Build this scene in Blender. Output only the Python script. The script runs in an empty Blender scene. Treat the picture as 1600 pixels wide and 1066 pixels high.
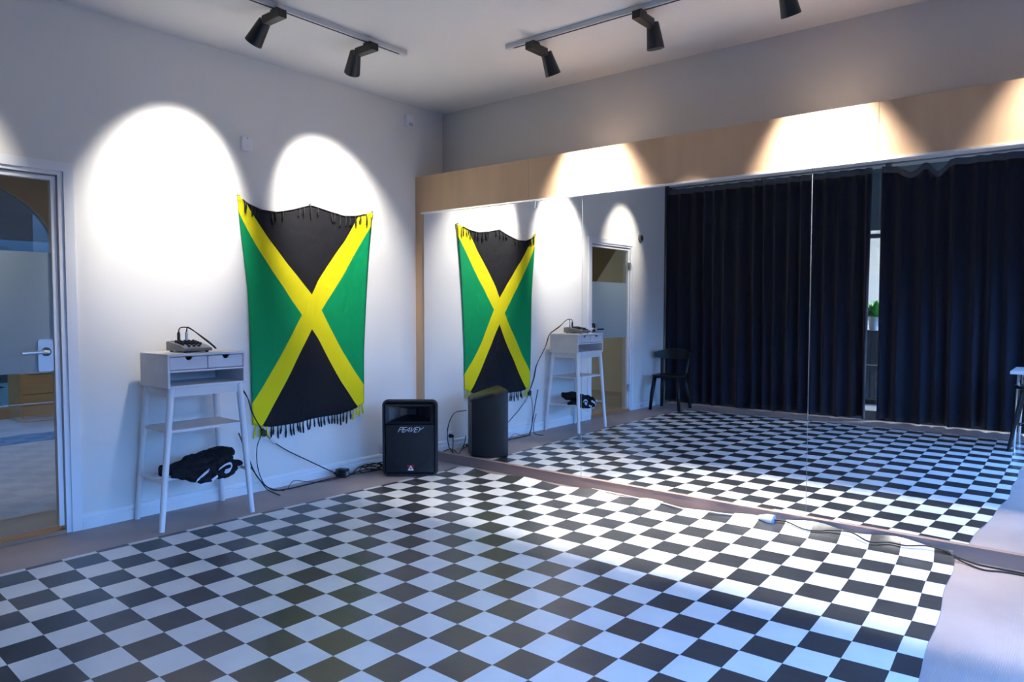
import bpy, bmesh, math, random
from mathutils import Vector, Matrix
random.seed(7)
SC = bpy.context.scene
COL = SC.collection
PI = math.pi

# ------------------------------------------------------------------ materials
def newmat(name):
    m = bpy.data.materials.new(name); m.use_nodes = True
    nt = m.node_tree
    return m, nt, nt.nodes['Principled BSDF']

def mat(name, col, rough=.5, metal=0, spec=.5, bump=0, bscale=200, var=0, vscale=6, stretch=None, sheen=0, emit=None, estr=0):
    m, nt, b = newmat(name)
    b.inputs['Base Color'].default_value = (*col, 1)
    b.inputs['Roughness'].default_value = rough
    b.inputs['Metallic'].default_value = metal
    b.inputs['Specular IOR Level'].default_value = spec
    if sheen: b.inputs['Sheen Weight'].default_value = sheen
    if emit:
        b.inputs['Emission Color'].default_value = (*emit, 1); b.inputs['Emission Strength'].default_value = estr
    if bump or var:
        tc = nt.nodes.new('ShaderNodeTexCoord'); mp = nt.nodes.new('ShaderNodeMapping')
        nt.links.new(tc.outputs['Object'], mp.inputs['Vector'])
        if stretch: mp.inputs['Scale'].default_value = stretch
        if bump:
            n = nt.nodes.new('ShaderNodeTexNoise'); n.inputs['Scale'].default_value = bscale; n.inputs['Detail'].default_value = 4
            nt.links.new(mp.outputs[0], n.inputs['Vector'])
            bp = nt.nodes.new('ShaderNodeBump'); bp.inputs['Strength'].default_value = bump; bp.inputs['Distance'].default_value = .01
            nt.links.new(n.outputs['Fac'], bp.inputs['Height']); nt.links.new(bp.outputs[0], b.inputs['Normal'])
        if var:
            n = nt.nodes.new('ShaderNodeTexNoise'); n.inputs['Scale'].default_value = vscale; n.inputs['Detail'].default_value = 6
            nt.links.new(mp.outputs[0], n.inputs['Vector'])
            r = nt.nodes.new('ShaderNodeValToRGB')
            r.color_ramp.elements[0].position = .3; r.color_ramp.elements[1].position = .7
            r.color_ramp.elements[0].color = (*[c*(1-var) for c in col], 1)
            r.color_ramp.elements[1].color = (*[min(1, c*(1+var)) for c in col], 1)
            nt.links.new(n.outputs['Fac'], r.inputs['Fac']); nt.links.new(r.outputs[0], b.inputs['Base Color'])
    return m

M = {}
M['wall'] = mat('wall_paint', (.74, .725, .70), .7, spec=.25, bump=.05, bscale=350)
M['wallgrey'] = mat('upper_wall_paint', (.54, .535, .54), .8, spec=.2, bump=.05, bscale=350)
M['ceil'] = mat('ceiling_paint', (.72, .70, .68), .9, spec=.1)
M['white'] = mat('white_lacquer', (.78, .79, .82), .35)
M['trimwhite'] = mat('white_trim_paint', (.78, .79, .80), .4)
M['ply'] = mat('birch_plywood', (.54, .36, .225), .45, var=.10, vscale=5, stretch=(1, 1, .12), spec=.3)
M['plinth'] = mat('brown_plinth_board', (.30, .21, .18), .5, var=.12, vscale=6, stretch=(.15, 1, 1), spec=.3)
M['alu'] = mat('white_aluminium', (.85, .85, .86), .3, metal=.6)
M['rail'] = mat('track_rail_paint', (.55, .56, .58), .45)
M['black'] = mat('black_powder_coat', (.014, .015, .017), .45)
M['plastic'] = mat('black_plastic', (.012, .013, .016), .42, bump=.15, bscale=900)
M['plasticgloss'] = mat('smooth_black_plastic', (.010, .011, .015), .25)
M['grille'] = mat('black_speaker_grille', (.008, .009, .012), .6, bump=.3, bscale=1400)
M['cable'] = mat('black_cable_rubber', (.010, .010, .011), .5)
M['whitecable'] = mat('white_cable_sheath', (.75, .75, .78), .4)
M['whitewash'] = mat('whitewashed_wood', (.70, .675, .68), .5, var=.07, vscale=9, stretch=(1, .15, 1), spec=.35)
M['whitewash2'] = mat('whitewashed_leg_wood', (.74, .72, .73), .5, var=.06, vscale=14, stretch=(1, 1, .1), spec=.35)
M['drawer'] = mat('pale_drawer_front', (.62, .60, .64), .45, var=.08, vscale=10, stretch=(1, .2, 1.5), spec=.35)
M['dark'] = mat('dark_gap', (.01, .01, .012), .8)
M['steel'] = mat('brushed_steel', (.62, .64, .68), .28, metal=1)
M['chrome'] = mat('chrome', (.8, .8, .82), .08, metal=1)
M['curtain'] = mat('navy_black_curtain_fabric', (.017, .018, .029), .9, spec=.1, bump=.15, bscale=700, sheen=.12)
M['sheer'] = mat('curtain_heading_tape', (.07, .075, .095), .8)
M['chair'] = mat('black_lacquered_wood', (.007, .008, .009), .38, spec=.4)
M['desk'] = mat('pale_desk_laminate', (.66, .68, .72), .35)
M['sensor'] = mat('white_plastic', (.76, .77, .82), .4)
M['greyplastic'] = mat('grey_mixer_casing', (.20, .20, .205), .42)
M['mixtop'] = mat('grey_mixer_panel', (.36, .36, .37), .4)
M['knob'] = mat('black_knob', (.012, .012, .013), .35)
M['jacket'] = mat('black_jacket_fabric', (.010, .011, .016), .8, bump=.3, bscale=60, spec=.25)
M['stripe'] = mat('white_jacket_stripe', (.62, .66, .76), .6)
M['silver'] = mat('silver_lettering', (.62, .63, .66), .35, metal=.3)
M['red'] = mat('red_badge', (.42, .012, .02), .4)
M['badgewhite'] = mat('white_badge', (.75, .75, .78), .4)
M['tile'] = mat('corridor_tile', (.36, .35, .36), .35, var=.12, vscale=3)
M['rug'] = mat('blue_rug', (.03, .045, .16), .9)
M['tan'] = mat('corridor_tan_wall', (.36, .26, .15), .7, var=.05)
M['brown'] = mat('corridor_brown_wall', (.26, .22, .15), .8)
M['offwhite'] = mat('corridor_white_plaster', (.62, .62, .52), .8)
M['chest'] = mat('honey_pine', (.40, .25, .085), .5, var=.12, vscale=5, stretch=(1, .2, 1.5))
M['leaf'] = mat('green_leaf', (.06, .28, .05), .5, var=.3, vscale=30)
M['darkleaf'] = mat('dark_shrub_leaf', (.05, .07, .06), .6, var=.4, vscale=20)
M['bark'] = mat('bark', (.06, .05, .045), .8)
M['framegrey'] = mat('grey_window_frame', (.20, .23, .26), .5)
M['charcoal'] = mat('charcoal_cabinet', (.05, .055, .065), .5)
M['roomwhite'] = mat('next_room_white_wall', (.80, .80, .78), .8)
M['lens'] = mat('lamp_lens', (.9, .9, .85), .3, emit=(1, .93, .82), estr=6)
M['ground'] = mat('dark_yard_ground', (.08, .09, .08), .9, var=.3)
M['bluefilm'] = mat('pale_blue_window_film', (.30, .45, .55), .5)

def mk_mirror():
    m, nt, b = newmat('mirror_silvering')
    b.inputs['Base Color'].default_value = (.93, .94, .94, 1); b.inputs['Metallic'].default_value = 1; b.inputs['Roughness'].default_value = 0
    return m
M['mirror'] = mk_mirror()

def mk_glass(name, tint, gl=.08):
    m, nt, b = newmat(name); nt.nodes.remove(b)
    out = nt.nodes['Material Output']
    t = nt.nodes.new('ShaderNodeBsdfTransparent'); t.inputs['Color'].default_value = (*tint, 1)
    g = nt.nodes.new('ShaderNodeBsdfGlossy'); g.inputs['Roughness'].default_value = 0
    lf_ = nt.nodes.new('ShaderNodeLayerWeight'); lf_.inputs['Blend'].default_value = .5
    pw_ = nt.nodes.new('ShaderNodeMath'); pw_.operation = 'POWER'; pw_.inputs[1].default_value = 5; nt.links.new(lf_.outputs['Facing'], pw_.inputs[0])
    lw = nt.nodes.new('ShaderNodeMath'); lw.operation = 'MULTIPLY_ADD'; lw.inputs[1].default_value = .8; lw.inputs[2].default_value = .045; nt.links.new(pw_.outputs[0], lw.inputs[0])
    mx = nt.nodes.new('ShaderNodeMixShader')
    nt.links.new(lw.outputs[0], mx.inputs[0]); nt.links.new(t.outputs[0], mx.inputs[1]); nt.links.new(g.outputs[0], mx.inputs[2])
    nt.links.new(mx.outputs[0], out.inputs['Surface'])
    return m
M['glass'] = mk_glass('door_glass', (.88, .90, .88))
M['winglass'] = mk_glass('window_glass', (.95, .97, .97))

def mk_frost():
    m, nt, b = newmat('frosted_film'); nt.nodes.remove(b)
    out = nt.nodes['Material Output']
    d = nt.nodes.new('ShaderNodeBsdfDiffuse'); d.inputs['Color'].default_value = (.46, .56, .64, 1)
    t = nt.nodes.new('ShaderNodeBsdfTranslucent'); t.inputs['Color'].default_value = (.32, .46, .56, 1)
    mx = nt.nodes.new('ShaderNodeMixShader'); mx.inputs[0].default_value = .5
    nt.links.new(d.outputs[0], mx.inputs[1]); nt.links.new(t.outputs[0], mx.inputs[2]); nt.links.new(mx.outputs[0], out.inputs['Surface'])
    return m
M['frost'] = mk_frost()

def mk_floor():
    m, nt, b = newmat('beige_ribbed_vinyl')
    tc = nt.nodes.new('ShaderNodeTexCoord')
    w = nt.nodes.new('ShaderNodeTexWave'); w.inputs['Scale'].default_value = 40; w.inputs['Distortion'].default_value = .6; w.inputs['Detail'].default_value = 2; w.bands_direction = 'X'
    nt.links.new(tc.outputs['Object'], w.inputs['Vector'])
    n = nt.nodes.new('ShaderNodeTexNoise'); n.inputs['Scale'].default_value = 2.5; n.inputs['Detail'].default_value = 5
    nt.links.new(tc.outputs['Object'], n.inputs['Vector'])
    r = nt.nodes.new('ShaderNodeValToRGB')
    r.color_ramp.elements[0].color = (.335, .275, .262, 1); r.color_ramp.elements[1].color = (.40, .33, .318, 1)
    r.color_ramp.elements[0].position = .3; r.color_ramp.elements[1].position = .7
    nt.links.new(n.outputs['Fac'], r.inputs['Fac']); nt.links.new(r.outputs[0], b.inputs['Base Color'])
    bp = nt.nodes.new('ShaderNodeBump'); bp.inputs['Strength'].default_value = .12; bp.inputs['Distance'].default_value = .002
    nt.links.new(w.outputs['Fac'], bp.inputs['Height']); nt.links.new(bp.outputs[0], b.inputs['Normal'])
    b.inputs['Roughness'].default_value = .5; b.inputs['Specular IOR Level'].default_value = .3
    return m
M['floor'] = mk_floor()

def mk_mat():
    m, nt, b = newmat('checkered_vinyl')
    uv = nt.nodes.new('ShaderNodeUVMap'); uv.uv_map = 'UVMap'
    ck = nt.nodes.new('ShaderNodeTexChecker'); ck.inputs['Scale'].default_value = 1
    nt.links.new(uv.outputs[0], ck.inputs['Vector'])
    n = nt.nodes.new('ShaderNodeTexNoise'); n.inputs['Scale'].default_value = .9; n.inputs['Detail'].default_value = 7; n.inputs['Roughness'].default_value = .6
    nt.links.new(uv.outputs[0], n.inputs['Vector'])
    rb = nt.nodes.new('ShaderNodeValToRGB'); rb.color_ramp.elements[0].position = .3; rb.color_ramp.elements[1].position = .75
    rb.color_ramp.elements[0].color = (.028, .030, .034, 1); rb.color_ramp.elements[1].color = (.046, .048, .053, 1)
    rw = nt.nodes.new('ShaderNodeValToRGB'); rw.color_ramp.elements[0].position = .3; rw.color_ramp.elements[1].position = .7
    rw.color_ramp.elements[0].color = (.66, .66, .66, 1); rw.color_ramp.elements[1].color = (.74, .74, .735, 1)
    nt.links.new(n.outputs['Fac'], rb.inputs['Fac']); nt.links.new(n.outputs['Fac'], rw.inputs['Fac'])
    nt.links.new(rb.outputs[0], ck.inputs['Color1']); nt.links.new(rw.outputs[0], ck.inputs['Color2'])
    nt.links.new(ck.outputs['Color'], b.inputs['Base Color'])
    n2 = nt.nodes.new('ShaderNodeTexNoise'); n2.inputs['Scale'].default_value = .75; n2.inputs['Detail'].default_value = 3
    mp = nt.nodes.new('ShaderNodeMapping'); mp.inputs['Scale'].default_value = (.5, 1.3, 1); mp.inputs['Rotation'].default_value = (0, 0, .5)
    nt.links.new(uv.outputs[0], mp.inputs['Vector']); nt.links.new(mp.outputs[0], n2.inputs['Vector'])
    bp = nt.nodes.new('ShaderNodeBump'); bp.inputs['Strength'].default_value = .24; bp.inputs['Distance'].default_value = .016
    nt.links.new(n2.outputs['Fac'], bp.inputs['Height']); nt.links.new(bp.outputs[0], b.inputs['Normal'])
    b.inputs['Roughness'].default_value = .31; b.inputs['Specular IOR Level'].default_value = .62
    return m
M['mat'] = mk_mat()

def mk_flag():
    m, nt, b = newmat('flag_cloth')
    uv = nt.nodes.new('ShaderNodeUVMap'); uv.uv_map = 'UVMap'
    sp = nt.nodes.new('ShaderNodeSeparateXYZ'); nt.links.new(uv.outputs[0], sp.inputs[0])
    def math_(op, a, bb):
        n = nt.nodes.new('ShaderNodeMath'); n.operation = op
        for i, v in enumerate((a, bb)):
            if v is None: continue
            if isinstance(v, (int, float)): n.inputs[i].default_value = v
            else: nt.links.new(v, n.inputs[i])
        return n.outputs[0]
    u = math_('SUBTRACT', sp.outputs['X'], .5); v = math_('SUBTRACT', sp.outputs['Y'], .5)
    au = math_('ABSOLUTE', u, None); av = math_('ABSOLUTE', v, None)
    df = math_('ABSOLUTE', math_('SUBTRACT', au, av), None)
    gold = math_('LESS_THAN', df, .082)
    blk = math_('GREATER_THAN', av, au)
    def mixc(f, a, bb):
        n = nt.nodes.new('ShaderNodeMix'); n.data_type = 'RGBA'
        nt.links.new(f, n.inputs['Factor'])
        for k, v in (('A', a), ('B', bb)):
            s = [i for i in n.inputs if i.name == k and i.type == 'RGBA'][0]
            if isinstance(v, tuple): s.default_value = v
            else: nt.links.new(v, s)
        return [o for o in n.outputs if o.type == 'RGBA'][0]
    c = mixc(blk, (.0, .29, .095, 1), (.012, .012, .015, 1))
    c = mixc(gold, c, (.80, .70, .008, 1))
    nt.links.new(c, b.inputs['Base Color'])
    n = nt.nodes.new('ShaderNodeTexNoise'); n.inputs['Scale'].default_value = 7; n.inputs['Detail'].default_value = 5; n.inputs['Distortion'].default_value = 1.2
    nt.links.new(uv.outputs[0], n.inputs['Vector'])
    bp = nt.nodes.new('ShaderNodeBump'); bp.inputs['Strength'].default_value = .35; bp.inputs['Distance'].default_value = .03
    nt.links.new(n.outputs['Fac'], bp.inputs['Height']); nt.links.new(bp.outputs[0], b.inputs['Normal'])
    b.inputs['Roughness'].default_value = .75; b.inputs['Specular IOR Level'].default_value = .2
    return m
M['flag'] = mk_flag()
M['flagblack'] = mat('black_fringe_yarn', (.012, .012, .014), .8)
M['flaggold'] = mat('gold_fringe_yarn', (.80, .70, .008), .75)

# ------------------------------------------------------------------ mesh helpers
class MB:
    def __init__(s): s.bm = bmesh.new()
    def box(s, a, b, bev=0, mtx=None):
        v = []
        for z in (a[2], b[2]):
            for y in (a[1], b[1]):
                for x in (a[0], b[0]):
                    p = Vector((x, y, z)); v.append(s.bm.verts.new(mtx @ p if mtx else p))
        fs = [s.bm.faces.new([v[i] for i in q]) for q in ((0, 2, 3, 1), (4, 5, 7, 6), (0, 1, 5, 4), (2, 6, 7, 3), (0, 4, 6, 2), (1, 3, 7, 5))]
        if bev:
            es = list({e for f in fs for e in f.edges})
            bmesh.ops.bevel(s.bm, geom=es, offset=bev, segments=2, affect='EDGES', profile=.5)
        return s
    def loft(s, loops, cap0=True, cap1=True, closed=True):
        rows = [[s.bm.verts.new(Vector(p)) for p in lp] for lp in loops]
        n = len(rows[0])
        for a, b in zip(rows, rows[1:]):
            for i in range(n if closed else n-1):
                j = (i+1) % n
                try: s.bm.faces.new((a[i], a[j], b[j], b[i]))
                except ValueError: pass
        if cap0: s.bm.faces.new(rows[0][::-1])
        if cap1: s.bm.faces.new(rows[-1])
        return s
    def tube(s, pts, r, n=8, caps=True):
        pts = [Vector(p) for p in pts]; loops = []
        up = None
        for i, p in enumerate(pts):
            t = (pts[min(i+1, len(pts)-1)]-pts[max(i-1, 0)])
            if t.length < 1e-9: t = Vector((0, 0, 1))
            t.normalize()
            if up is None:
                up = t.orthogonal().normalized()
            up = (up-t*up.dot(t))
            if up.length < 1e-6: up = t.orthogonal()
            up.normalize(); sd = t.cross(up)
            rr = r[i] if isinstance(r, (list, tuple)) else r
            loops.append([p+up*(math.cos(2*PI*k/n)*rr)+sd*(math.sin(2*PI*k/n)*rr) for k in range(n)])
        return s.loft(loops, caps, caps)
    def grid(s, rows, uvs=None):
        vs = [[s.bm.verts.new(Vector(p)) for p in r] for r in rows]
        lay = s.bm.loops.layers.uv.new('UVMap') if uvs else None
        for i in range(len(vs)-1):
            for j in range(len(vs[0])-1):
                f = s.bm.faces.new((vs[i][j], vs[i][j+1], vs[i+1][j+1], vs[i+1][j]))
                if uvs:
                    for l, (a, b) in zip(f.loops, ((i, j), (i, j+1), (i+1, j+1), (i+1, j))): l[lay].uv = uvs[a][b]
        return s
    def poly(s, pts2, f, depth_vec):
        a = [s.bm.verts.new(Vector(f(*p))) for p in pts2]
        b = [s.bm.verts.new(Vector(f(*p))+Vector(depth_vec)) for p in pts2]
        n = len(a); s.bm.faces.new(a); s.bm.faces.new(b[::-1])
        for i in range(n): s.bm.faces.new((a[i], b[i], b[(i+1) % n], a[(i+1) % n]))
        return s
    def build(s, name, m, parent=None, smooth=False, kind=None, mods=None):
        bmesh.ops.recalc_face_normals(s.bm, faces=s.bm.faces)
        me = bpy.data.meshes.new(name); s.bm.to_mesh(me); s.bm.free()
        me.materials.append(m)
        if smooth:
            for p in me.polygons: p.use_smooth = True
        o = bpy.data.objects.new(name, me); COL.objects.link(o)
        if smooth == 'auto':
            md = o.modifiers.new('edges', 'EDGE_SPLIT'); md.split_angle = math.radians(38)
        if parent: o.parent = parent
        if kind: o['kind'] = kind
        return o

def thing(name, label, cat, loc=(0, 0, 0), rz=0, group=None):
    o = bpy.data.objects.new(name, None); COL.objects.link(o); o.empty_display_size = .1
    o.location = loc; o.rotation_euler = (0, 0, rz)
    return tag(o, label, cat, group)
def tag(o, label, cat, group=None):
    o['label'] = label; o['category'] = cat
    if group: o['group'] = group
    return o
def copy_thing(src, label, loc=None, rz=None):
    r = src.copy(); COL.objects.link(r)
    r['label'] = label
    if loc is not None: r.location = loc
    if rz is not None: r.rotation_euler = (0, 0, rz)
    for ch in list(src.children):
        c = ch.copy(); COL.objects.link(c); c.parent = r
        for g in list(ch.children):
            d = g.copy(); COL.objects.link(d); d.parent = c
    return r
def sbox(name, a, b, m, parent=None, bev=0):
    o = MB().box(a, b, bev).build(name, m, parent)
    if parent is None: o['kind'] = 'structure'
    return o
def spline(pts, n=8):
    pts = [Vector(p) for p in pts]; out = []
    P = [pts[0]*2-pts[1]]+pts+[pts[-1]*2-pts[-2]]
    for i in range(1, len(P)-2):
        a, b, c, d = P[i-1:i+3]
        for k in range(n):
            t = k/n
            out.append(.5*((2*b)+(c-a)*t+(2*a-5*b+4*c-d)*t*t+(3*b-a-3*c+d)*t**3))
    out.append(pts[-1]); return out
def interp(xs, ys, x):
    if x <= xs[0]: return ys[0]
    for a, b, c, d in zip(xs, xs[1:], ys, ys[1:]):
        if x <= b: return c+(d-c)*(x-a)/(b-a)
    return ys[-1]
def rrect(w, h, r, n=5):
    o = []
    for cx, cy, a0 in ((w/2-r, h/2-r, 0), (-w/2+r, h/2-r, 90), (-w/2+r, -h/2+r, 180), (w/2-r, -h/2+r, 270)):
        for k in range(n+1):
            a = math.radians(a0+90*k/n); o.append((cx+r*math.cos(a), cy+r*math.sin(a)))
    return o

# ------------------------------------------------------------------ the room
HC = 3.086            # ceiling
XR = 5.4              # right wall
YF = -4.95            # glazed wall behind the curtains
YB = .328             # wall above the mirror box
sbox('floor', (0, YF-.05, -.06), (XR, YB, 0), M['floor'])
sbox('ceiling', (-.12, YF-.05, HC), (XR+.12, YB+.1, HC+.1), M['ceil'])
# left wall with the door opening
DY0, DY1, DZ = -3.765, -2.800, 2.115
wl = MB()
wl.box((-.12, DY1, 0), (0, YB+.1, HC)); wl.box((-.12, DY0, DZ), (0, DY1, HC)); wl.box((-.12, -4.66, 0), (0, DY0, HC))
wl.build('wall_left', M['wall'], kind='structure')
sbox('wall_back', (0, YB, 0), (XR, YB+.1, HC), M['wallgrey'])
# mirror box: carcass, plywood fascia boards, stile, plinth
sbox('wall_back_lower', (0, .010, 0), (XR, YB, 2.469), M['ply'])
zt, zb = 2.470, 2.158
for k, (a, b) in enumerate(((.0, 1.257), (1.259, 3.712), (3.714, XR))):
    sbox('trim_%d' % (k+1), (a, -.012, zb), (b, .010, zt), M['ply'])
sbox('trim_4', (0, -.012, 0), (.080, .010, zb), M['ply'])
sbox('trim_5', (.080, -.016, 0), (XR, .010, .076), M['plinth'])
sbox('trim_6', (.080, -.020, .076), (XR, .002, .081), M['plinth'])
sbox('trim_7', (.072, -.018, 2.146), (XR, .002, 2.158), M['alu'])
# right wall with a tall window towards the evening sky
WY0, WY1, WZ0, WZ1 = -4.3, -.8, .08, 2.2
wr = MB()
wr.box((XR, WY1, 0), (XR+.12, YB+.1, HC)); wr.box((XR, YF, 0), (XR+.12, WY0, HC))
wr.box((XR, WY0, WZ1), (XR+.12, WY1, HC)); wr.box((XR, WY0, 0), (XR+.12, WY1, WZ0))
wr.build('wall_right', M['wall'], kind='structure')
w1 = MB()
for y in (WY0, (WY0+WY1)/2-.03, WY1-.06): w1.box((XR+.03, y, WZ0), (XR+.09, y+.06, WZ1))
for z in (WZ0, WZ1-.06): w1.box((XR+.03, WY0, z), (XR+.09, WY1, z+.06))
win1 = w1.build('window_1', M['white'], kind='structure')
MB().box((XR+.055, WY0+.05, WZ0+.05), (XR+.061, WY1-.05, WZ1-.05)).build('window_pane', M['winglass'], win1)
# baseboards on the left wall
def baseboard(name, y0, y1):
    prof = [(0, 0), (.017, 0), (.017, .054), (.011, .059), (.011, .064), (.015, .068), (.013, .086), (.006, .093), (0, .095)]
    b = MB(); b.loft([[(x+.0005, y0, z) for x, z in prof], [(x+.0005, y1, z) for x, z in prof]])
    b.build(name, M['trimwhite'], kind='structure')
baseboard('baseboard_left', DY1+.055, -.001)
baseboard('baseboard_left_end', -4.64, DY0-.055)

# ------------------------------------------------------------------ door
fr = MB()
t = .055
for (y0, y1, z0, z1) in ((DY1, DY1+t, 0, DZ+t), (DY0-t, DY0, 0, DZ+t), (DY0, DY1, DZ, DZ+t)):
    fr.box((.0005, y0, z0), (.014, y1, z1))
for (y0, y1, z0, z1) in ((DY1-.028, DY1, 0, DZ), (DY0, DY0+.028, 0, DZ), (DY0+.028, DY1-.028, DZ-.022, DZ)):
    fr.box((-.11, y0, z0), (.004, y1, z1))
door = fr.build('door_1', M['white'], kind='structure')
LY0, LY1, LZ0, LZ1 = DY0+.034, DY1-.034, .045, DZ-.03
lf = MB()
lf.box((-.055, LY1-.026, LZ0), (-.012, LY1, LZ1)); lf.box((-.055, LY0, LZ0), (-.012, LY0+.026, LZ1))
lf.box((-.055, LY0+.026, LZ1-.024), (-.012, LY1-.026, LZ1))
lf.build('door_leaf_frame', M['white'], door)
MB().box((-.038, LY0+.02, LZ0), (-.030, LY1-.02, LZ1-.02)).build('door_glass', M['glass'], door)
MB().box((-.0295, LY0+.03, .955), (-.0285, LY1-.026, 1.645)).build('frosted_band', M['frost'], door)
MB().box((-.11, DY0+.03, 0), (.012, DY1-.03, .022)).build('threshold', mat('oak_threshold', (.34, .20, .12), .5, var=.15, stretch=(1, .2, 1)), door)
pl = MB(); yy, zz = -2.905, 1.052
pl.loft([[(x, yy+a, zz+b) for a, b in rrect(.078, .185, .014)] for x in (-.0288, -.018)])
plate = pl.build('lock_plate', M['steel'], door)
hd = MB(); hd.tube([(-.018, yy, zz+.022), (-.008, yy, zz+.022)], .026, 20)
hd.tube([(-.010, yy, zz+.022), (.032, yy, zz+.022)], .009, 12)
hd.tube(spline([(.030, yy+.004, zz+.022), (.034, yy-.03, zz+.022), (.034, yy-.135, zz+.020)]), .010, 12)
hd.build('lever_handle', M['chrome'], plate, smooth='auto')
for z in (.30, 1.86):
    MB().tube([(.006, DY0+.034, z-.05), (.006, DY0+.034, z+.05)], .011, 12).box((-.012, DY0+.01, z-.045), (-.002, DY0+.075, z+.045)).build('hinge', M['steel'], door)

# ------------------------------------------------------------------ corridor behind the door
sbox('floor_corridor', (-5.5, -6.0, -.06), (-.12, 1.0, -.001), M['tile'])
sbox('ceiling_corridor', (-5.5, -6.0, 3.05), (-.12, 1.0, 3.15), M['offwhite'])
sbox('wall_corridor_end', (-5.5, -6.1, -.06), (-.12, -6.0, 3.1), M['brown'])
sbox('wall_corridor_side', (-5.5, 1.0, -.06), (-.12, 1.1, 3.1), M['tan'])
sbox('wall_corridor_near', (-.122, -6.0, -.06), (-.1205, DY0-.06, 3.08), M['brown'])
# white underside of a stair, seen through the door in the mirror
st = MB()
st.poly([(-2.05, .0), (-.6, .0), (-.6, 2.9), (-.75, 2.9), (-2.05, 1.15)], lambda a, b: (a, -5.45, b), (0, -.5, 0))
st.build('trim_8', M['offwhite'], kind='structure')
# far corridor wall with an arched window
AY0, AY1, ASP, AR = -3.25, -1.0, 1.95, 1.12
aw = MB(); x0, x1 = -5.5, -5.38
def seg(y0, y1, z0, z1): aw.box((x0, y0, z0), (x1, y1, z1))
seg(-6.0, AY0, -.06, 3.1); seg(AY1, 1.0, -.06, 3.1); seg(AY0, AY1, -.06, .14)
cy = (AY0+AY1)/2; hw = (AY1-AY0)/2
for k in range(28):
    a0, a1 = PI*k/28, PI*(k+1)/28
    ya, yb = cy+hw*math.cos(a0), cy+hw*math.cos(a1)
    za, zb_ = ASP+.9*math.sin(a0), ASP+.9*math.sin(a1)
    q = [(x0, ya, za), (x0, yb, zb_), (x0, yb, 3.1), (x0, ya, 3.1)]
    aw.loft([[(x0, p[1], p[2]) for p in q], [(x1, p[1], p[2]) for p in q]])
aw.build('wall_corridor_far', M['tan'], kind='structure')
MB().box((-5.46, AY0-.02, .1), (-5.452, AY1+.02, 2.9)).build('window_2', mk_glass('tinted_arch_glass', (.55, .55, .55)), kind='structure')
sbox('ground_outside', (-12, -9, -.2), (-5.5, 4, -.07), M['ground'])
sbox('wall_neighbour', (-11.2, -9, -.1), (-11, 4, 7.0), mat('grey_neighbour_render', (.020, .016, .012), .9, var=.3, vscale=2))
MB().box((-3.95, -5.0, -.001), (-3.45, .5, .006)).build('corridor_rug', M['rug'])
tag(bpy.data.objects['corridor_rug'], 'dark blue runner rug across the tiled corridor beyond the glass door', 'rug')
ch = thing('wooden_chest', 'honey coloured wooden chest of drawers behind the glass door', 'chest', (-4.9, -1.15, 0))
MB().box((-.44, -.44, .0), (0, .5, .56), .006).build('body', M['chest'], ch)
for z0, z1 in ((.05, .185), (.195, .315), (.325, .45)):
    MB().box((0, -.425, z0), (.014, .485, z1), .003).build('drawer', M['chest'], ch)
tr = thing('white_tray', 'white tray on the wooden chest beyond the glass door', 'tray', (-4.98, -1.33, .561))
MB().box((-.1, -.19, 0), (.1, .19, .012), .003).box((-.1, -.19, .012), (-.085, .19, .05)).box((.085, -.19, .012), (.1, .19, .05)).box((-.085, -.19, .012), (.085, -.175, .05)).box((-.085, .175, .012), (.085, .19, .05)).build('tray_body', M['sensor'], tr)

def shrub(name, label, loc, h, r, n, seed, cat='shrub', trunk=.4, group=None):
    rnd = random.Random(seed)
    t = thing(name, label, cat, loc, group=group)
    s = MB(); s.tube([(0, 0, 0), (.02, .01, h*.3), (0, .02, h*.7)], [.05*r, .04*r, .02*r], 8); f = MB()
    for i in range(n):
        a = rnd.random()*2*PI; u = rnd.random()**.5; z = h*(trunk+(1-trunk)*rnd.random())
        rr = r*u*math.sqrt(max(.05, 1-((z/h-trunk)/(1-trunk)*2-1)**2))
        c = Vector((rr*math.cos(a), rr*math.sin(a), z)); L = r*.13*(.6+rnd.random())
        d = Vector((rnd.uniform(-1, 1), rnd.uniform(-1, 1), rnd.uniform(-.6, 1))).normalized(); w = d.orthogonal().normalized()
        b = f.bm; v = [b.verts.new(c), b.verts.new(c+d*L*.5+w*L*.22), b.verts.new(c+d*L), b.verts.new(c+d*L*.5-w*L*.22)]
        b.faces.new(v)
        if i % 6 == 0: s.tube([(0, .02, h*.5*rnd.random()+h*.15), c], [.012*r, .004*r], 4)
    s.build('trunk', M['bark'], t); f.build('foliage', M['darkleaf'], t, kind='stuff')
    return t
shrub('garden_tree', 'dark leafy tree outside the arched corridor window', (-7.6, -2.2, -.07), 3.6, 1.3, 900, 3, 'tree', .35)
shrub('garden_shrub', 'low dark shrub outside the arched window behind the wooden chest', (-6.3, -1.9, -.07), .75, .55, 500, 5, 'shrub', .02)

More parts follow.
